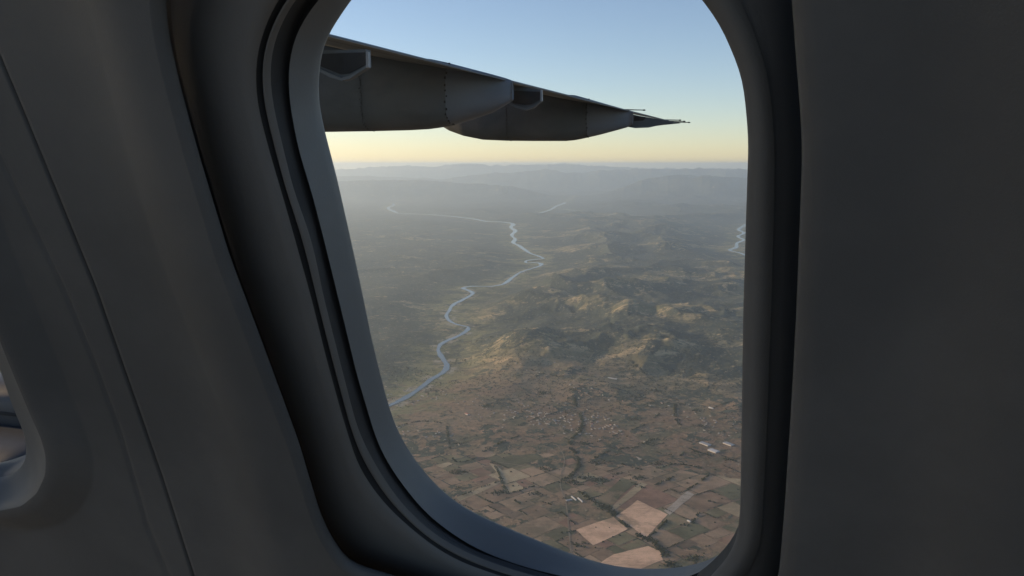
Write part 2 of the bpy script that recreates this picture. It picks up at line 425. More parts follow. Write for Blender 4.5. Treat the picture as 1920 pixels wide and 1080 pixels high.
# ------------------------------------------------------------------ tree lines, groves, scattered trees
PALE_POLYS = [[on_ground(*p) for p in q[0]] for q in SPECIAL[:3]]
def in_pale(x, y):
    for P in PALE_POLYS:
        ins = False
        for a, b in zip(P, P[1:] + P[:1]):
            if (a[1] > y) != (b[1] > y) and x < (b[0] - a[0]) * (y - a[1]) / (b[1] - a[1]) + a[0]: ins = not ins
        if ins: return True
    return False
TREE = mottled('tree_foliage', (0.028, 0.036, 0.022), (0.060, 0.062, 0.034), 0.95, 1 / 120.0, spec=0.1)
tv, tf = [], []
OCT = [(0, 0, -0.3), (1, 0, .2), (.3, .95, .25), (-.8, .6, .15), (-.8, -.6, .25), (.3, -.95, .2), (0.1, 0, 1)]
OF = [(6, i, i % 5 + 1) for i in range(1, 6)] + [(0, i % 5 + 1, i) for i in range(1, 6)]
def tree(x, y, r_, h_, z0=0.0):
    if in_pale(x, y) and random.random() < .93: return
    b = len(tv); a = random.uniform(0, 6.28); ca, sa = math.cos(a), math.sin(a)
    for vx, vy, vz in OCT:
        j = random.uniform(0.75, 1.25)
        tv.append((x + (vx * ca - vy * sa) * r_ * j, y + (vx * sa + vy * ca) * r_ * j, -ALT + z0 + max(0, vz) * h_ * j))
    tf.extend([(b + p[0], b + p[1], b + p[2]) for p in OF])
LINES = [
 ([(1128,948),(1142,956),(1160,975),(1178,990),(1198,1003),(1218,1012),(1232,1022),(1245,1040),(1250,1056),(1268,1066)], 46, 1.0),
 ([(1212,1010),(1232,994),(1256,970)], 12, .8), ([(1080,996),(1050,1000)], 10, .5),
 ([(1055,900),(1075,915),(1105,935),(1135,952)], 22, .7), ([(1055,900),(1070,893),(1085,870),(1080,852),(1068,838),(1072,825),(1088,808),(1092,790),(1085,775),(1075,750)], 26, .9),
 ([(1085,870),(1110,862),(1140,848),(1160,842),(1200,838),(1215,828)], 14, .7),
 ([(920,866),(932,880),(940,900),(948,922),(956,926)], 14, .9), ([(948,926),(975,920),(1000,912),(1015,915)], 10, .6),
 ([(838,800),(842,830),(850,862),(870,866),(895,858)], 12, .7), ([(905,848),(940,830),(975,818)], 12, .8),
 ([(830,920),(858,930),(900,915),(935,903)], 6, .5), ([(905,935),(925,945),(935,960)], 8, .7), ([(965,938),(975,945)], 10, .8),
 ([(1250,852),(1275,855),(1290,842),(1310,850),(1345,857),(1380,866)], 12, .8),
 ([(1185,905),(1210,915),(1240,905),(1270,890)], 16, .5), ([(1255,975),(1290,985),(1310,962)], 14, .5),
 ([(1330,940),(1345,944)], 8, .6), ([(1265,765),(1268,790),(1275,800)], 22, .8), ([(1150,735),(1185,742),(1205,752)], 10, .6),
 ([(970,800),(1000,788),(1045,775)], 12, .6), ([(860,950),(900,975),(940,990)], 8, .4),
 ([(1010,940),(1040,950),(1080,985)], 8, .4), ([(745,800),(790,790),(830,795)], 12, .6), ([(1180,700),(1210,720),(1235,735)], 16, .7),
 ([(960,700),(1010,715),(1060,722),(1100,728),(1150,735)], 10, .6), ([(1120,830),(1160,815),(1205,800),(1250,770)], 12, .5),
 ([(1285,920),(1310,905),(1330,890)], 10, .6), ([(1165,870),(1200,880),(1235,878),(1270,870),(1320,880)], 8, .6),
]
for pts, wpx, dens in LINES:
    g = smooth_path([on_ground(*p) for p in pts], 6)
    seg = np.linalg.norm(np.diff(g, axis=0), axis=1); cum = np.concatenate([[0], np.cumsum(seg)])
    n = int(cum[-1] / 9.0 * dens * (1 + wpx / 12))
    for _ in range(n):
        t = random.uniform(0, cum[-1])
        if vnoise(np.array([t / 90.0 + wpx]), np.array([wpx * 3.0 + len(pts)]))[0] < 0.36: continue
        x = np.interp(t, cum, g[:, 0]); y = np.interp(t, cum, g[:, 1])
        ww = wpx * (0.4 + vnoise(np.array([t / 120.0]), np.array([wpx * 1.0]))[0])
        tree(x + random.gauss(0, ww * 0.55), y + random.gauss(0, ww * 0.55), random.uniform(5, 11), random.uniform(8, 16))
# hedgerows along some field edges, groves, lone trees
for k, (inv, rc, pts) in enumerate(field_polys[:420]):
    if random.random() < 0.42:
        i = random.choice((0, 2, 4, 6)); a, b = pts[i], pts[(i + 2) % 8]; L = math.hypot(b[0] - a[0], b[1] - a[1])
        t = 0
        while t < L:
            if vnoise(np.array([a[0] / 90 + t / 130.0]), np.array([a[1] / 90]))[0] > 0.42:
                tree(a[0] + (b[0] - a[0]) * t / L + random.gauss(0, 3), a[1] + (b[1] - a[1]) * t / L + random.gauss(0, 3), random.uniform(4, 8), random.uniform(5, 11))
            t += random.uniform(7, 16)
    if random.random() < 0.10:
        c = np.mean(pts, axis=0)
        for _ in range(random.randint(10, 60)): tree(c[0] + random.gauss(0, 45), c[1] + random.gauss(0, 30), random.uniform(5, 10), random.uniform(8, 14))
n_sc = 0
n_before_scatter = len(tv)
while n_sc < 16000:   # bushes sprinkled over the rough land between fields and hills
    r_ = random.uniform(6000, 13500); a_ = random.uniform(-0.32, 0.36)
    x, y = r_ * math.sin(a_), r_ * math.cos(a_)
    n_sc += 1
    f = vnoise(np.array([x / 700.0]), np.array([y / 700.0 + 50]))[0]
    k = sstep(8300, 10000, r_)
    if random.random() < 0.03 + 0.9 * k * (f > 0.45): scat = True
    else: continue
    tv_n = len(tv); tree(x, y, random.uniform(6, 13), random.uniform(7, 14))
tva = np.array(tv); hh, _, dd = terrain_h(tva[::7, 0], tva[::7, 1])
tva[:, 2] += np.repeat(hh, 7); drop = np.repeat(dd < 75, 7); tva[drop, 2] -= 60
o = mesh_obj('tree_cover', tva, tf, TREE)
tag(o, 'dark lines and clumps of trees between the brown fields', 'trees', kind='stuff')

# ------------------------------------------------------------------ farm buildings
WHITEW = mottled('barn_wall', (0.55, 0.53, 0.48), (0.45, 0.43, 0.40), 0.8, 0.1)
ROOFW = mottled('pale_sheet_roof', (0.62, 0.60, 0.57), (0.50, 0.48, 0.45), 0.5, 0.05)
ROOFR = mottled('red_tile_roof', (0.42, 0.16, 0.11), (0.34, 0.14, 0.10), 0.8, 0.05)
ROOFG = mottled('grey_sheet_roof', (0.36, 0.36, 0.36), (0.28, 0.28, 0.29), 0.6, 0.05)
def gable(px, py, L, W_, Hh, rot, roof, label, group=None, name='farm_building'):
    x, y = on_ground(px, py); hgt = float(terrain_h(np.array([x]), np.array([y]))[0][0])
    root = empty(name, (x, y, -ALT + hgt + 0.5)); root.rotation_euler = (0, 0, rot)
    a, b = L / 2, W_ / 2
    v = [(-a, -b, -2), (a, -b, -2), (a, b, -2), (-a, b, -2), (-a, -b, Hh), (a, -b, Hh), (a, b, Hh), (-a, b, Hh), (-a, 0, Hh * 1.45), (a, 0, Hh * 1.45)]
    f = [(0, 1, 5, 4), (1, 2, 6, 9, 5), (2, 3, 7, 6), (3, 0, 4, 8, 7)]
    mesh_obj('wall', v, f, WHITEW, root)
    o_ = 0.8; t = 0.35
    rv = []
    for dz in (0.1, t + 0.1):
        rv += [(-a - o_, -b - o_, Hh - .3 + dz), (a + o_, -b - o_, Hh - .3 + dz), (a + o_, 0, Hh * 1.45 + dz), (-a - o_, 0, Hh * 1.45 + dz), (-a - o_, b + o_, Hh - .3 + dz), (a + o_, b + o_, Hh - .3 + dz)]
    rf = [(6, 7, 8, 9), (9, 8, 11, 10), (0, 3, 2, 1), (3, 4, 5, 2), (0, 1, 7, 6), (4, 10, 11, 5), (0, 6, 9, 3), (3, 9, 10, 4), (1, 2, 8, 7), (2, 5, 11, 8)]
    mesh_obj('roof', rv, rf, roof, root)
    tag(root, label, 'farm building', group)
    return root
fr = FROT
gable(1076, 935, 95, 14, 5, fr - .25, ROOFW, 'long narrow white shed above the pale field, left one of the group of three', 'white sheds above the pale fields')
gable(1088, 938, 95, 14, 5, fr - .25, ROOFW, 'long narrow white shed above the pale field, middle one of the group of three', 'white sheds above the pale fields')
gable(1067, 938, 60, 22, 5, fr - .25 + 1.57, ROOFG, 'shorter grey roofed shed at the left end of the white sheds', 'white sheds above the pale fields')
gable(1338, 847, 105, 70, 9, fr, ROOFW, 'big white roofed warehouse near the right edge of the window')
gable(1366, 834, 110, 60, 9, fr, ROOFG, 'grey roofed warehouse furthest right on the plain')
gable(1322, 834, 120, 60, 8, fr, ROOFG, 'grey roofed warehouse just left of the white warehouse')
gable(1292, 978, 34, 20, 7, fr, ROOFW, 'small pale roofed farmhouse alone right of the salmon field')
gable(876, 779, 60, 34, 9, fr, ROOFR, 'red roofed barn by itself near the river plain')
gable(1333, 773, 70, 24, 7, fr, ROOFW, 'white roofed barn on the upper right of the plain')
gable(1148, 725, 130, 24, 7, fr + .4, ROOFW, 'long white barn at the foot of the hills')
# villages: hundreds of tiny houses
vv, vf = [], []; vm = []
VILL = [((1113, 790), 300, 90), ((1050, 800), 260, 60), ((1010, 775), 300, 50), ((1160, 812), 120, 14), ((985, 780), 260, 40), ((800, 745), 420, 60), ((745, 810), 200, 34), ((830, 820), 130, 20), ((905, 765), 380, 30), ((1310, 785), 300, 30), ((1340, 800), 250, 30), ((1090, 735), 300, 22), ((1000, 700), 500, 24)]
for (c, sg, n) in VILL:
    x0, y0 = on_ground(*c); th = fr + random.uniform(-.3, .3)
    for _ in range(int(n * .6)):
        u_, v_ = random.gauss(0, sg), random.gauss(0, sg * .45)
        v_ = round(v_ / 45) * 45 + random.uniform(-4, 4)
        x, y = x0 + u_ * math.cos(th) - v_ * math.sin(th), y0 + u_ * math.sin(th) + v_ * math.cos(th)
        a, b, h_ = random.uniform(6, 16), random.uniform(4, 8), random.uniform(4, 7)
        B = len(vv); tt = th + random.choice((0, 1.57)); c_, s_ = math.cos(tt), math.sin(tt)
        for (p, q, z) in [(-a, -b, -3), (a, -b, -3), (a, b, -3), (-a, b, -3), (-a, -b, h_), (a, -b, h_), (a, b, h_), (-a, b, h_), (-a, 0, h_ * 1.5), (a, 0, h_ * 1.5)]:
            vv.append((x + p * c_ - q * s_, y + p * s_ + q * c_, z - ALT))
        F = [(0, 1, 5, 4), (1, 2, 6, 9, 5), (2, 3, 7, 6), (3, 0, 4, 8, 7), (4, 5, 9, 8), (8, 9, 6, 7)]
        vf += [tuple(B + i for i in f) for f in F]; k = random.choices((1, 2, 3), (5, 1, 4))[0]; vm += [0, 0, 0, 0, k, k]
vva = np.array(vv); hh, _, dd = terrain_h(vva[::10, 0], vva[::10, 1]); vva[:, 2] += np.repeat(hh, 10)
vva[np.repeat(dd < 90, 10), 2] -= 50
o = mesh_obj('village_houses', vva, vf, WHITEW)
ROOFT = mottled('brown_tile_roof', (0.26, 0.23, 0.20), (0.38, 0.34, 0.30), 0.8, 0.02)
WALLV = mottled('house_wall', (0.30, 0.28, 0.25), (0.38, 0.35, 0.31), 0.8, 0.02)
o.data.materials.clear(); o.data.materials.append(WALLV)
for m_ in (ROOFT, ROOFR, ROOFG): o.data.materials.append(m_)
o.data.polygons.foreach_set('material_index', vm)
tag(o, 'scattered villages of tiny pale roofed houses on the plain', 'village', kind='stuff')

# pale farm tracks and roads
ROAD = mottled('track_dust', (0.26, 0.215, 0.16), (0.20, 0.165, 0.12), 0.95, 1 / 60.0, spec=0.1)
for pts, wd_, lab in [([(640,1000),(800,905),(872,880),(930,868),(1000,878),(1100,900),(1190,880),(1300,868),(1420,872)], 5, 'pale dirt road crossing the plain from left to right'),
                 ([(1075,1090),(1062,950),(1050,905),(1058,860),(1040,830),(1015,810),(1040,770),(1110,745),(1200,740)], 5, 'pale dirt road running up the plain to the hills')]:
    g = smooth_path([on_ground(*p) for p in pts], 8); t = np.gradient(g, axis=0); t /= np.linalg.norm(t, axis=1)[:, None]
    vs = []
    for i in range(len(g)):
        for k in (1, -1): vs.append((g[i][0] - t[i][1] * wd_ * k, g[i][1] + t[i][0] * wd_ * k, -ALT + 3.2))
    tag(mesh_obj('road', vs, [(2 * i, 2 * i + 1, 2 * i + 3, 2 * i + 2) for i in range(len(g) - 1)], ROAD), lab, kind='structure')

# ------------------------------------------------------------------ aircraft frame
Fd = ray(-4040, EYE); Fd[2] = 0; Fd /= np.linalg.norm(Fd)            # nose direction, level
UP = np.array([0., 0, 1]); OUT = np.cross(UP, Fd); OUT = OUT if OUT[1] > 0 else -OUT   # outboard
U = -Fd                                                              # along the wall, aft = right
Vd = ray(1370, 3400); Vd /= np.linalg.norm(Vd); Vd -= (Vd @ U) * U; Vd /= np.linalg.norm(Vd); V = -Vd
N = np.cross(U, V); N = N if N[1] < 0 else -N                        # inward
c0 = ray(1000, 540); O = c0 / np.linalg.norm(c0) * 0.47
def uv_of(px, py, off):
    r = ray(px, py); t = (N @ O + off) / (N @ r); P = r * t
    d = P - O; return np.array([d @ U, d @ V])
def P3(uv, off): return O + U * uv[0] + V * uv[1] + N * off

NS = 224
TH = np.linspace(0, 2 * math.pi, NS, endpoint=False)
def ring(pts, off, center, sm=2, native=None):
    q = np.array([uv_of(x, y, off) for x, y in pts]) if native is None else np.array(native)
    q = q - center; rad = np.zeros(NS)
    for i, th in enumerate(TH):
        d = np.array([math.cos(th), math.sin(th)]); best = 0
        for a, b in zip(q, np.roll(q, -1, axis=0)):
            e = b - a; den = d[0] * e[1] - d[1] * e[0]
            if abs(den) < 1e-12: continue
            t = (a[0] * e[1] - a[1] * e[0]) / den; s_ = (a[0] * d[1] - a[1] * d[0]) / den
            if t > 0 and -1e-6 <= s_ <= 1 + 1e-6: best = max(best, t)
        rad[i] = best
    for _ in range(sm): rad = 0.25 * np.roll(rad, 1) + 0.5 * rad + 0.25 * np.roll(rad, -1)
    return rad
def loft(name, rings, center, mat, parent=None, zf=None):
    vs = []
    for rad, off in rings:
        offs = off if hasattr(off, '__len__') else [off] * NS
        for i in range(NS):
            uv = center + rad[i] * np.array([math.cos(TH[i]), math.sin(TH[i])])
            vs.append(P3(uv, offs[i] + (zf(uv) if zf else 0)))
    fs = []
    for k in range(len(rings) - 1):
        for i in range(NS):
            j = (i + 1) % NS; fs.append((k * NS + i, k * NS + j, (k + 1) * NS + j, (k + 1) * NS + i))
    o = mesh_obj(name, vs, fs, mat, None, True)
    if parent: child_at(o, parent)
    return o
def mixr(a, b, t): return a * (1 - t) + b * t

G_ = [(665,-8),(640,30),(618,62),(603,103),(598,160),(600,200),(612,252),(633,332),(655,430),(675,522),(698,634),(722,732),(740,792),(762,836),(790,876),(820,910),(852,938),(900,966),(980,1000),
      (1060,1033),(1110,1050),(1150,1060),(1200,1066),(1270,1064),(1310,1056),(1345,1042),(1372,1026),(1390,1008),(1402,960),(1408,800),(1411,600),(1416,420),(1420,260),(1410,140),(1368,38),(1326,-30),(1270,-90),(1180,-130),(1000,-150),(840,-130),(740,-80)]
B_ = [(596,0),(560,52),(543,104),(541,150),(543,190),(560,280),(586,364),(607,446),(635,560),(670,704),(708,830),(733,878),(761,916),(796,960),(833,990),(880,1022),(930,1045),(1000,1068),
      (1100,1090),(1200,1098),(1280,1088),(1345,1056),(1392,1022),(1416,965),(1421,800),(1424,600),(1429,420),(1433,260),(1424,130),(1385,20),(1340,-60),(1280,-120),(1180,-165),(1000,-185),(820,-165),(700,-100),(640,-45)]
C_ = [(552,0),(520,60),(508,104),(506,150),(511,190),(528,262),(550,353),(578,430),(591,478),(607,556),(641,690),(670,801),(690,846),(713,885),(738,925),(768,960),(800,990),(833,1014),(870,1033),(910,1051),(1000,1080),
      (1100,1104),(1200,1114),(1270,1106),(1325,1082),(1368,1044),(1400,1010),(1424,960),(1430,800),(1433,600),(1438,420),(1442,260),(1433,120),(1398,10),(1350,-75),(1280,-140),(1180,-190),(1000,-210),(800,-185),(670,-110),(600,-50)]
A_ = [(521,0),(498,47),(481,104),(480,150),(482,190),(493,235),(506,285),(537,390),(570,508),(585,562),(612,671),(641,776),(670,868),(690,902),(713,934),(742,965),(776,995),(805,1018),(833,1037),(870,1056),(910,1070),(1000,1100),
      (1100,1124),(1200,1134),(1260,1128),(1310,1102),(1348,1064),(1372,1034),(1382,1010),(1387,960),(1390,800),(1393,600),(1398,420),(1403,260),(1392,145),(1350,45),(1312,-5),(1260,-70),(1180,-150),(1000,-230),(780,-200),(620,-100),(560,-50)]
P_ = [(309,-20),(311,30),(318,80),(342,180),(370,282),(400,382),(430,480),(463,568),(490,640),(525,735),(560,830),(582,905),(602,972),(625,1018),(646,1046),(652,1055),(665,1060),(700,1070),(745,1084),(900,1130),
      (1050,1170),(1200,1190),(1340,1180),(1420,1150),(1450,1115),(1460,1080),(1471,950),(1481,800),(1488,680),(1494,560),(1500,400),(1503,320),(1503,250),(1497,170),(1491,100),(1484,-5),(1470,-120),(1400,-240),(1250,-330),(900,-360),(600,-330),(420,-250),(330,-120)]
cU = uv_of(1010, 480, 0.0)

PLASTIC = mottled('cabin_plastic', (0.096, 0.094, 0.090), (0.070, 0.070, 0.068), 0.62, 5.0, 900, 0.0003, 0.35)
BEZELM = mottled('bezel_plastic', (0.150, 0.144, 0.134), (0.122, 0.118, 0.110), 0.55, 4.0, 900, 0.0002, 0.35)
REVEAL = mottled('reveal_plastic', (0.150, 0.155, 0.155), (0.130, 0.135, 0.136), 0.5, 5.0, 900, 0.0002, 0.4)
RUBBER = mottled('window_rubber', (0.016, 0.017, 0.018), (0.022, 0.022, 0.023), 0.7, 30.0)
SKIN = mottled('outer_skin_paint', (0.30, 0.31, 0.32), (0.25, 0.26, 0.27), 0.5, 1.5)
gl = bpy.data.materials.new('acrylic_pane'); gl.use_nodes = True; t_ = gl.node_tree; t_.nodes.clear()
out = t_.nodes.new('ShaderNodeOutputMaterial'); mx = t_.nodes.new('ShaderNodeMixShader'); tr = t_.nodes.new('ShaderNodeBsdfTransparent'); gs = t_.nodes.new('ShaderNodeBsdfGlossy')
lw = t_.nodes.new('ShaderNodeLayerWeight'); pw = t_.nodes.new('ShaderNodeMath'); pw.operation = 'POWER'; pw.inputs[1].default_value = 5.0; fz = t_.nodes.new('ShaderNodeMath'); fz.operation = 'MULTIPLY_ADD'; fz.inputs[1].default_value = 0.9; fz.inputs[2].default_value = 0.02
lw.inputs[0].default_value = 0.5; t_.links.new(lw.outputs['Facing'], pw.inputs[0]); t_.links.new(pw.outputs[0], fz.inputs[0])
gs.inputs['Roughness'].default_value = 0.03; tr.inputs[0].default_value = (0.97, 0.98, 0.98, 1)
t_.links.new(fz.outputs[0], mx.inputs[0]); t_.links.new(tr.outputs[0], mx.inputs[1]); t_.links.new(gs.outputs[0], mx.inputs[2]); t_.links.new(mx.outputs[0], out.inputs[0])

rG, rB, rC, rA = ring(G_, 0, cU, 3), ring(B_, .030, cU, 5), ring(C_, .042, cU, 5), ring(A_, .048, cU, 3)
rGo = ring(G_, -.040, cU, 3)
rGi = np.maximum(rG, ring(G_, -.012, cU, 3)) + .001
rP = ring(P_, .075, cU, 2)
rPb = np.maximum(ring(P_, .030, cU, 3), rA + .01)
def cabin_window(shift, label):
    c = cU + shift
    def rrev(z):
        if z < 0: return mixr(rG, rGi, min(1.6, -z / .012))
        return mixr(rG, rB, min(1, z / .030))
    bez = [(mixr(rA, rPb, t), z) for t, z in ((.12, .0515), (.28, .0512), (.42, .0495), (.56, .0468), (.70, .0430), (.82, .0385), (.92, .033), (1.0, .026), (1.08, .014), (1.15, -.002), (1.2, -.010))]
    bez = [(np.maximum(r_, rrev(z) + .005 + .02 * max(0, .03 - z) / .03), z) for r_, z in bez] + [(np.maximum(np.maximum(rP, rPb) + .12, rrev(-.015) + .09), -.015)]
    root = empty('cabin_window', tuple(P3(c, 0)))
    tag(root, label, 'window', 'cabin windows')
    loft('reveal', [(rGi, -.012), (mixr(rGi, rG, .8), -.002), (rG + .0005, 0.0015), (mixr(rG, rB, .25), .009), (mixr(rG, rB, .55), .018), (mixr(rG, rB, .85), .0265), (rB, .030)], c, REVEAL, root)
    loft('seal', [(rB, .030), (np.maximum(mixr(rB, rC, .12), rrev(.026) + .0012), .0265), (np.maximum(mixr(rB, rC, .4), rrev(.022) + .003), .023), (np.maximum(mixr(rB, rC, .7), rrev(.027) + .0035), .028), (rC, .042)], c, RUBBER, root)
    lip = [(rC, .042), (mixr(rC, rA, .18), .0455), (mixr(rC, rA, .42), .0465), (mixr(rC, rA, .60), .044)]
    loft('trim_ring', lip, c, BEZELM, root)
    loft('groove', [(mixr(rC, rA, .60), .044), (mixr(rC, rA, .78), .036), (rA, .048)], c, RUBBER, root)
    loft('bezel', [(rA, .048), (rA + .0015, .0505)] + bez, c, BEZELM, root)
    for off in (-.008, ):
        vs = [P3(c + (rGi[i] - .0005) * np.array([math.cos(TH[i]), math.sin(TH[i])]), off) for i in range(NS)] + [P3(c + (rGi[i] - .0005) * np.array([math.cos(TH[i]), math.sin(TH[i])]), off - .004) for i in range(NS)]
        o = mesh_obj('pane', vs, [tuple(range(NS)), tuple(range(2 * NS - 1, NS - 1, -1))] + [(i, (i + 1) % NS, NS + (i + 1) % NS, NS + i) for i in range(NS)], gl)
        child_at(o, root)
    return root
cabin_window(np.array([0., 0.]), 'large rounded cabin window that the view looks through')

# second window further forward, seen only by its lower aft corner
G2 = [(-8,660),(0,690),(8,712),(20,748),(32,778),(44,806),(49,826),(50,845),(47,862),(38,876),(24,887),(0,893),(-60,880),(-150,850),(-220,780),(-280,640),(-300,420),(-290,280),(-250,200),(-180,200),(-110,350),(-50,540)]
P2 = [(-10,570),(0,598),(20,650),(45,712),(70,772),(88,812),(97,845),(96,880),(80,915),(50,940),(0,950),(-80,935),(-190,900),(-270,810),(-330,650),(-350,420),(-335,250),(-280,150),(-180,150),(-90,330),(-40,480)]
c2 = uv_of(-110, 640, .03)
rG2, rP2 = ring(G2, .045, c2), ring(P2, .072, c2)
root2 = empty('cabin_window', tuple(P3(c2, 0))); tag(root2, 'next window forward, only its lower corner showing at the left edge', 'window', 'cabin windows')
def hull_uv(P):
    P = sorted(map(tuple, P))
    def half(Q):
        o_ = []
        for p in Q:
            while len(o_) > 1 and (o_[-1][0] - o_[-2][0]) * (p[1] - o_[-2][1]) - (o_[-1][1] - o_[-2][1]) * (p[0] - o_[-2][0]) <= 0: o_.pop()
            o_.append(p)
        return o_[:-1]
    return half(P) + half(P[::-1])
f2 = [uv_of(x, y, .045) for x, y in G2]
rG2i = ring(None, 0, c2, 1, hull_uv(f2 + [uv_of(x, y, -.02) for x, y in G2])) + .003
rG2o = ring(None, 0, c2, 1, hull_uv(f2 + [uv_of(x, y, -.045) for x, y in G2])) + .012
loft('reveal', [(rG2i, -.02), (mixr(rG2i, rG2, .6), .02), (rG2, .042), (rG2 + .0006, .046)], c2, PLASTIC, root2)
loft('bezel', [(rG2 + .0006, .046), (mixr(rG2, rP2, .2), .050), (mixr(rG2, rP2, .5), .056), (mixr(rG2, rP2, .8), .066), (rP2, .074), (rP2 + .006, .0765)], c2, BEZELM, root2)
vs = [P3(c2 + (rG2i[i] - .0005) * np.array([math.cos(TH[i]), math.sin(TH[i])]), off) for off in (-.016, -.020) for i in range(NS)]
child_at(mesh_obj('pane', vs, [tuple(range(NS)), tuple(range(2 * NS - 1, NS - 1, -1))] + [(i, (i + 1) % NS, NS + (i + 1) % NS, NS + i) for i in range(NS)], gl), root2)

# wall panels: each a moulded sheet with soft ribs, meeting at an open seam
useam = [uv_of(x, y, .080) for x, y in ((-60, 60), (0, 235), (100, 440), (200, 680), (262, 850), (325, 1080))]
su = np.array([p[0] for p in useam]); sv = np.array([p[1] for p in useam]); srt = np.argsort(sv)
def seam_u(v): return float(np.interp(v, sv[srt], su[srt]))
def curve_u(pts):
    q = [uv_of(x, y, .080) for x, y in pts]; uu = np.array([p[0] for p in q]); v_ = np.array([p[1] for p in q]); s_ = np.argsort(v_)
    return lambda v: float(np.interp(v, v_[s_], uu[s_]))
rib1 = curve_u([(150, 40), (220, 270), (290, 440), (345, 600), (400, 800), (450, 1050)])
rib2 = curve_u([(1905, 0), (1880, 300), (1850, 540), (1810, 800), (1765, 1080)])
line3 = curve_u([(-40, 300), (30, 440), (90, 560), (150, 700), (200, 830), (255, 1010)])
def zmain(uv):
    u_, v_ = uv
    z = 0.0
    d = u_ - rib1(v_); z += -0.012 / (1 + math.exp(np.clip(d / 0.012, -50, 50))) + 0.002 * math.exp(-((d - .03) / .02) ** 2)
    d = u_ - rib2(v_); z += 0.024 / (1 + math.exp(np.clip(-d / 0.009, -50, 50)))
    z -= 0.10 * (u_ * 0.3) ** 2 + 0.12 * max(0, v_ - .1) ** 2 * -1
    return z
def zfore(uv):
    u_, v_ = uv
    d = u_ - line3(v_)
    return -0.012 - 0.0012 * math.exp(-(d / .0018) ** 2) - 0.05 * (u_ * 0.3) ** 2 + 0.12 * max(0, v_ - .1) ** 2
VT, VB = 1.05, -1.15
mainpoly = [(seam_u(v) + .0012, v) for v in np.linspace(VB, VT, 16)] + [(1.35, VT), (1.35, VB)]
rMain = ring(None, 0, cU, 0, mainpoly)
wall = empty('cabin_wall', tuple(P3(cU, .08)))
tag(wall, 'dark grey moulded cabin wall round the windows', kind='structure')
rings = [(rP + .050, .050), (rP + .026, .060), (rP + .009, .068), (rP + .003, .0715), (rP, .0745), (rP + .0012, .0775), (rP + .005, .0800)]
for k in range(1, 61):
    t = k / 60; rings.append((mixr(rP + .005, rMain, t ** 1.35), .0800))
rPmax = rP.max()
def zm(uv):
    d = np.hypot(*(uv - cU)); return zmain(uv)
vs = []
for rad, off in rings:
    for i in range(NS):
        uv = cU + rad[i] * np.array([math.cos(TH[i]), math.sin(TH[i])])
        k = np.clip((rad[i] - rP[i]) / .05, 0, 1)
        vs.append(P3(uv, off + zm(uv) * k))
# seam flange: fold the rim of the sheet back towards the hull
for i in range(NS):
    uv = cU + rMain[i] * np.array([math.cos(TH[i]), math.sin(TH[i])]); vs.append(P3(uv, .080 + zm(uv) - .012))
nR = len(rings) + 1
fs = [(k * NS + i, k * NS + (i + 1) % NS, (k + 1) * NS + (i + 1) % NS, (k + 1) * NS + i) for k in range(nR - 1) for i in range(NS)]
o = mesh_obj('wall_panel', vs, fs, PLASTIC, None, True); child_at(o, wall)
forepoly = [(seam_u(v) - .0012, v) for v in np.linspace(VT, VB, 16)] + [(-2.2, VB), (-2.2, VT)]
rFore = ring(None, 0, c2, 0, forepoly)
rings = [(rP2, .0775), (rP2 + .004, .0795), (rP2 + .010, .0800)] + [(mixr(rP2 + .010, rFore, (k / 60) ** 1.35), .0800) for k in range(1, 61)]
vs = []
for rad, off in rings:
    for i in range(NS):
        uv = c2 + rad[i] * np.array([math.cos(TH[i]), math.sin(TH[i])])
        k = np.clip((rad[i] - rP2[i]) / .03, 0, 1)
        vs.append(P3(uv, off + zfore(uv) * k))
for i in range(NS):
    uv = c2 + rFore[i] * np.array([math.cos(TH[i]), math.sin(TH[i])]); vs.append(P3(uv, .080 + zfore(uv) - .012))
nR = len(rings) + 1
fs = [(k * NS + i, k * NS + (i + 1) % NS, (k + 1) * NS + (i + 1) % NS, (k + 1) * NS + i) for k in range(nR - 1) for i in range(NS)]
o = mesh_obj('wall_panel', vs, fs, PLASTIC, None, True); child_at(o, wall)
# hull: a sheet outboard of the liner with holes at the windows, built as two collars plus strips
hull = empty('fuselage_hull', tuple(P3(cU, -.06))); tag(hull, 'outer skin of the fuselage behind the cabin wall', kind='structure')
umid = float(seam_u(0.0))
def hull_part(c, rin, poly):
    ro = ring(None, 0, c, 0, poly)
    vs = []
    for rad, off in ((rin + .001, -.024), (rin, -.038), (ro, -.038), (ro, -.024), (rin + .001, -.024)):
        for i in range(NS): vs.append(P3(c + rad[i] * np.array([math.cos(TH[i]), math.sin(TH[i])]), off))
    fs = [(k * NS + i, k * NS + (i + 1) % NS, (k + 1) * NS + (i + 1) % NS, (k + 1) * NS + i) for k in range(4) for i in range(NS)]
    child_at(mesh_obj('skin_panel', vs, fs, SKIN), hull)
hull_part(cU, np.maximum(rGo, rG) + .004, [(umid, VB), (umid, VT), (1.35, VT), (1.35, VB)])
hull_part(c2, rG2o, [(umid - .001, VB), (umid - .001, VT), (-2.2, VT), (-2.2, VB)])

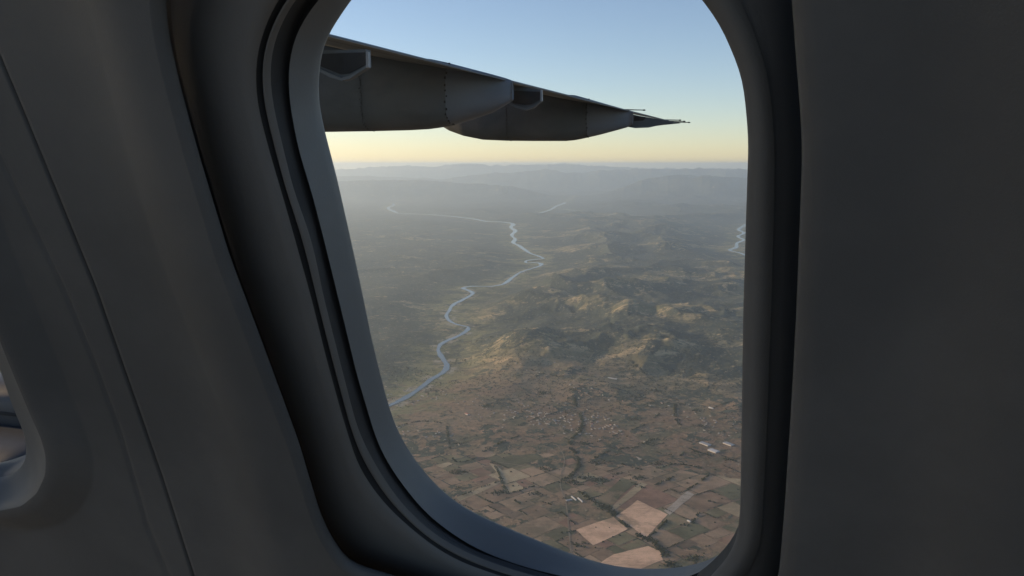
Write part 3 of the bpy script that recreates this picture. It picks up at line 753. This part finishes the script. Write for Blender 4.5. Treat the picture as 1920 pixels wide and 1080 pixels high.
# ------------------------------------------------------------------ wing
PAINT = mottled('wing_grey_paint', (0.125, 0.135, 0.140), (0.090, 0.098, 0.100), 0.55, 0.9, stretch=(1, 1, 2))
PAINT_SHADED = mottled('wing_shaded_paint', (0.084, 0.093, 0.100), (0.064, 0.071, 0.076), 0.6, 1.1, stretch=(1, 1, 2))  # wing paint darkened: shade painted into the pod bodies and cowls
PAINT_LIT = mottled('fairing_skylit_paint', (0.140, 0.158, 0.182), (0.115, 0.130, 0.150), 0.5, 0.8, stretch=(1, 1, 2))  # same paint, paler and bluer: sky light painted into the aft cones
BLACK = mottled('cavity_black', (0.012, 0.012, 0.012), (0.02, 0.02, 0.02), 0.8, 3.0)
RIMM = mottled('rim_lit_paint', (0.30, 0.30, 0.30), (0.22, 0.22, 0.22), 0.45, 3.0)
Pa, Pb = at(620, 66, 9.9), at(1268, 229.5, 21.0)
dTE = Pb - Pa
def te(t): return Pa + dTE * t
wing = empty('aircraft_wing', tuple(te(-.6)))
tag(wing, 'grey wing seen from below, tapering to its tip against the sky', 'wing')
def t_at_px(px):
    lo, hi = -0.6, 1.2
    for _ in range(50):
        m_ = (lo + hi) / 2
        if project(te(m_))[0] < px: lo = m_
        else: hi = m_
    return lo
# main wing: airfoil sections (TE at t, chord towards the nose)
prof = [(0, 0, 0), (.12, .012, -.006), (.3, .035, -.022), (.5, .052, -.040), (.7, .052, -.050), (.85, .040, -.045), (.95, .022, -.028), (1, 0, -.002)]
secs = []
ts = [-.6, -.3, 0, .2, .37, .55, .7, .84, .92, .97, 1.0]
for t in ts:
    ch = np.interp(t, [-.6, .9, .97, 1.0], [4.8, 2.2, 1.6, 0.8])
    p = te(t); loop = []
    th_ = np.interp(t, [-.6, 1], [1.0, .75])
    for f, zu, zl in prof: loop.append(p + Fd * ch * f + UP * (zu * ch * th_ * .25 + .25 * ch * f))
    for f, zu, zl in prof[-2:0:-1]: loop.append(p + Fd * ch * f + UP * (zl * ch * th_ + .25 * ch * f))
    loop.append(p + UP * -.02)
    secs.append(loop)
n = len(secs[0]); vs = [v for l in secs for v in l]
fs = [(k * n + i, k * n + (i + 1) % n, (k + 1) * n + (i + 1) % n, (k + 1) * n + i) for k in range(len(secs) - 1) for i in range(n)] + [tuple(range(n)), tuple(range((len(secs) - 1) * n, len(secs) * n))]
child_at(mesh_obj('wing_skin', vs, fs, PAINT), wing)
# lower skin seam between flap and wing box: a thin dark strip just proud of the skin
vs = []
for t in np.linspace(-.5, .9, 30):
    ch = np.interp(t, [-.6, .9], [4.8, 2.2]); th_ = np.interp(t, [-.6, 1], [1.0, .75])
    for f in (.235, .245): vs.append(te(t) + Fd * ch * f + UP * (np.interp(f, [0, .12, .3], [0, -.006, -.022]) * ch * th_ + .25 * ch * f - .006))
child_at(mesh_obj('flap_gap', vs, [(2 * i, 2 * i + 1, 2 * i + 3, 2 * i + 2) for i in range(29)], BLACK), wing)

def pod_axis_s(P0, px):
    lo, hi = -3.0, 14.0
    for _ in range(60):
        m_ = (lo + hi) / 2
        if project(P0 + Fd * m_)[0] > px: lo = m_
        else: hi = m_
    return lo
def pod(P0, stations, split_px, name='flap_track_fairing'):
    """stations: pixel column, top row, bottom row, half width in metres; rows measured on the photograph at the pod's own depth"""
    NC = 28
    st = sorted(stations, key=lambda s_: -s_[0])
    xs = np.array([s_[0] for s_ in st], float)
    fine = np.unique(np.concatenate([xs, np.linspace(xs.min(), xs.max(), 44)]))[::-1]
    rings_ = []
    for x in fine:
        top = np.interp(-x, -xs, [s_[1] for s_ in st]); bot = np.interp(-x, -xs, [s_[2] for s_ in st]); hw = np.interp(-x, -xs, [s_[3] for s_ in st])
        c = P0 + Fd * pod_axis_s(P0, x)
        zt = at(x, top, c[1])[2]; zb = at(x, bot, c[1])[2]
        zc, hz = (zt + zb) / 2, (zt - zb) / 2; loop = []
        for k in range(NC):
            a = 2 * math.pi * k / NC; ca, sa = math.cos(a), math.sin(a); e = 0.62
            loop.append(np.array([c[0], c[1], zc]) + OUT * hw * math.copysign(abs(ca) ** e, ca) + UP * hz * math.copysign(abs(sa) ** e, sa))
        rings_.append(loop)
    def seg(rs, capA, capB):
        vs = [v for l in rs for v in l]
        fs = [(k * NC + i, k * NC + (i + 1) % NC, (k + 1) * NC + (i + 1) % NC, (k + 1) * NC + i) for k in range(len(rs) - 1) for i in range(NC)]
        if capA: fs.append(tuple(range(NC)))
        if capB: fs.append(tuple(range((len(rs) - 1) * NC, len(rs) * NC)))
        return vs, fs
    ks = int(np.argmin(np.abs(fine - split_px)))
    v1, f1 = seg(rings_[ks:], False, True); body = mesh_obj(name, v1, f1, PAINT_SHADED, None, True); child_at(body, wing)
    v2, f2 = seg(rings_[:ks + 1], True, False); cone = mesh_obj('aft_cone', v2, f2, PAINT_LIT, None, True)
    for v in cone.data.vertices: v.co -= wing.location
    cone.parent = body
    return body, rings_, fine, ks
# aft ends of the pods lie under the trailing edge
p1 = te(t_at_px(962)); p1 = p1 * (1 - .15 / p1[1])
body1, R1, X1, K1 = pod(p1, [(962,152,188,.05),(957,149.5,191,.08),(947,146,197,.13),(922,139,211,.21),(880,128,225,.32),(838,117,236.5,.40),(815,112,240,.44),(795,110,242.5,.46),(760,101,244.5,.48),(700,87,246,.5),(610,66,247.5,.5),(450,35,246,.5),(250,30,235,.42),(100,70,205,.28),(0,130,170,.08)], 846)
p2 = te(t_at_px(1187)); p2 = p2 * (1 - .15 / p2[1])
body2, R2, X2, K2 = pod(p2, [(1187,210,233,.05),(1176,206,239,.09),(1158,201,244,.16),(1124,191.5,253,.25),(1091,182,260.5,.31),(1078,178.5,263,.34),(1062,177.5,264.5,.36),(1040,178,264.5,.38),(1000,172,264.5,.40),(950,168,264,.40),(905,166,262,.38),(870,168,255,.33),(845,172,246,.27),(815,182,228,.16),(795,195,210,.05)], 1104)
# panel joints with rivets round the cones
def rivets(R_, X_, px, body, lo, hi, size, step=1):
    k = int(np.argmin(np.abs(X_ - px))); loop = R_[k]; NC = len(loop); vs, fs = [], []
    idxs = [i for i in range(NC) if OUTdot(loop[i], loop) < 0]
    pts = [np.array(loop[i]) for i in idxs]; pts.sort(key=lambda p: -p[2])
    for a, b in zip(pts[:-1], pts[1:]):
        L = np.linalg.norm(b - a); m_ = max(1, int(L / (size * 2.2)))
        for q in range(m_):
            c = a + (b - a) * (q + random.uniform(.2, .8)) / m_ - OUT * .012 - Fd * random.uniform(-.02, .02)
            B = len(vs); s1 = size * random.uniform(.4, .8)
            for (du, dz) in ((-1, -1), (1, -1), (1, 1), (-1, 1)): vs.append(c + Fd * du * s1 * .6 + UP * dz * s1)
            for (du, dz) in ((-1, -1), (1, -1), (1, 1), (-1, 1)): vs.append(c + Fd * du * s1 * .6 + UP * dz * s1 + OUT * .03)
            fs += [tuple(B + i for i in f) for f in ((0, 1, 2, 3), (0, 4, 5, 1), (1, 5, 6, 2), (2, 6, 7, 3), (3, 7, 4, 0))]
    o = mesh_obj('rivet_row', vs, fs, BLACK)
    for v in o.data.vertices: v.co -= wing.location
    o.parent = body; o['kind'] = 'stuff'
def OUTdot(p, loop):
    c = np.mean(loop, axis=0); return (np.array(p) - c) @ OUT
rivets(R1, X1, 846, body1, 0, 1, .030); rivets(R2, X2, 1105, body2, 0, 1, .026); rivets(R1, X1, 700, body1, 0, 1, .012); rivets(R2, X2, 960, body2, 0, 1, .014)

def box_between(name, pts_front, depth_vec, mat, parent):
    n = len(pts_front); vs = list(pts_front) + [p + depth_vec for p in pts_front]
    fs = [tuple(range(n))] + [tuple(range(2 * n - 1, n - 1, -1))] + [(i, (i + 1) % n, n + (i + 1) % n, n + i) for i in range(n)]
    o = mesh_obj(name, vs, fs, mat)
    for v in o.data.vertices: v.co -= wing.location
    o.parent = parent; return o
def hinge(poly, plate, keel, y0, wdt, cav=None):
    """a drooping hinge fairing below the trailing edge: a cowl with a keel, its shaded hollow and lit rim painted on"""
    pts = [None] * len(poly)
    base = at(poly[0][0], poly[0][1], y0)
    def onplane(px, py, d=0.0):     # plane through base containing Fd and UP, shifted outboard by d
        r = ray(px, py); t = (OUT @ base + d) / (OUT @ r); return r * t
    body = box_between('hinge_cowl', [onplane(*p) for p in poly], OUT * wdt, PAINT_SHADED, wing)
    if cav: box_between('cavity_shade', [onplane(*p, -.012) for p in cav], OUT * .01, BLACK, body)  # flat black slab painted as the shade inside a hollow
    kp = [onplane(*p, -.03) for p in keel]
    box_between('keel', kp, OUT * .10, PAINT, body)
    if plate: box_between('lit_rim', [onplane(*p, -.035) for p in plate], OUT * .06, RIMM, body)  # pale strip painted as the light catching the cowl's rim
    return body
hinge([(560,96),(686,92),(688,124),(655,142),(640,149),(622,143),(560,112)], [(686,97),(690,97),(690.5,126),(686,127)],
      [(590,125),(622,139),(640,146),(655,142),(688,122),(688,126),(655,148),(640,151),(618,145),(590,129)], te(t_at_px(690))[1] - .3, .12,
      cav=[(600,101),(684,98),(685,121),(655,137),(638,139),(600,124)])
hinge([(940,155),(1014,168),(1015,189),(1000,200),(985,205),(966,200),(940,185)], [(1013,168),(1016,169),(1016,189),(1013,190)],
      [(950,188),(966,197),(985,203),(1000,198),(1014,188),(1014,190),(1000,202),(985,207),(966,202),(950,193)], te(t_at_px(1010))[1] - .2, .12,
      cav=[(958,170),(1012,172),(1012,187),(998,195),(984,197),(962,193)])
# tip fairing with its notch and the static wicks
hinge([(1178,213),(1203,218),(1238,224),(1275,230.5),(1240,234),(1215,237.5),(1190,239),(1170,237)], None,
      [(1172,237),(1190,238),(1215,236.5),(1240,233.5),(1215,239),(1190,240)], te(t_at_px(1200))[1] - .1, .18, cav=[(1190,218),(1212,220),(1206,226),(1188,227)])
WICK = mottled('wick_black', (0.03, 0.035, 0.035), (0.04, 0.04, 0.04), 0.6, 5)
def wick(pa, pb, yd):
    a = at(*pa, yd); s_ = (pb[0] - pa[0]) / (project(a - Fd)[0] - project(a)[0]); b = a - Fd * s_
    b[2] = at(pb[0], pb[1], b[1])[2]
    ax = (b - a) / np.linalg.norm(b - a); e1_ = np.cross(ax, UP); e2_ = np.cross(ax, e1_)
    vs, fs = [], []
    for t, r_ in ((0, .014), (.88, .011), (.9, .018), (.96, .018), (1, .004)):
        for k in range(6): vs.append(a + (b - a) * t + (e1_ * math.cos(k * 1.047) + e2_ * math.sin(k * 1.047)) * r_)
    for q in range(4): fs += [(q * 6 + k, q * 6 + (k + 1) % 6, (q + 1) * 6 + (k + 1) % 6, (q + 1) * 6 + k) for k in range(6)]
    child_at(mesh_obj('static_wick', vs, fs, WICK), wing)
yT = te(t_at_px(1180))[1]; wick((1168, 205.5), (1211, 206.5), yT)
yT = te(.99)[1]; wick((1238, 224.5), (1278, 225.2), yT); wick((1245, 227), (1286, 227.5), yT); wick((1252, 229), (1295, 229.6), yT)

# ------------------------------------------------------------------ landing gear fairing low on the hull, seen through the forward window
fair = empty('landing_gear_fairing', tuple(at(20, 800, 5.0))); tag(fair, 'rounded blue grey fairing outside the window at the left edge', 'fairing')
def rounded_body(name, top, bot, hw, depth, mat, x0=120, x1=-500):
    c0_ = at(x0, (top + bot) / 2, depth); NC = 32; rings_ = []
    L = 2.6
    for k in range(24):
        t = k / 23; sc = min(1, math.sqrt(max(0.0, 1 - (1 - min(t / .18, 1)) ** 2)) + .02) * min(1, math.sqrt(max(0, 1 - (1 - min((1 - t) / .25, 1)) ** 2)) + .02)
        c = c0_ + Fd * (L * t - .25); hz = (at(x0, top, depth)[2] - at(x0, bot, depth)[2]) / 2
        rings_.append([c + OUT * hw * sc * math.copysign(abs(math.cos(a)) ** .7, math.cos(a)) + UP * hz * sc * math.copysign(abs(math.sin(a)) ** .7, math.sin(a)) for a in np.linspace(0, 2 * math.pi, NC, endpoint=False)])
    vs = [v for l in rings_ for v in l]
    fs = [(k * NC + i, k * NC + (i + 1) % NC, (k + 1) * NC + (i + 1) % NC, (k + 1) * NC + i) for k in range(23) for i in range(NC)] + [tuple(range(NC)), tuple(range(23 * NC, 24 * NC))]
    o = mesh_obj(name, vs, fs, mat, None, True); child_at(o, fair); return o
FAIRP = mottled('fairing_dark_blue_paint', (0.034, 0.040, 0.050), (0.024, 0.029, 0.037), 0.5, 2.5)  # even dark blue-grey base colour of the fairing
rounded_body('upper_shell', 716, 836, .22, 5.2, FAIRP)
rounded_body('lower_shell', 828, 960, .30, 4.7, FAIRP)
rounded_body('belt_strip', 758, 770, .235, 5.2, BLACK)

# ------------------------------------------------------------------ haze
hb = mesh_obj('haze', [(x, y, z) for x in (-158000, 158000) for y in (-158000, 158000) for z in (-ALT - 5, 210)],
              [(0, 1, 3, 2), (4, 6, 7, 5), (0, 4, 5, 1), (2, 3, 7, 6), (0, 2, 6, 4), (1, 5, 7, 3)], None)
hm = bpy.data.materials.new('haze_air'); hm.use_nodes = True; ht_ = hm.node_tree; ht_.nodes.clear()
oo = ht_.nodes.new('ShaderNodeOutputMaterial'); pv = ht_.nodes.new('ShaderNodeVolumePrincipled')
pv.inputs['Density'].default_value = HAZE['density']; pv.inputs['Color'].default_value = (*HAZE['color'], 1); pv.inputs['Anisotropy'].default_value = HAZE['aniso']
ht_.links.new(pv.outputs[0], oo.inputs['Volume']); hb.data.materials.append(hm)
tag(hb, 'thin evening haze over the plain and the mountains', kind='stuff')
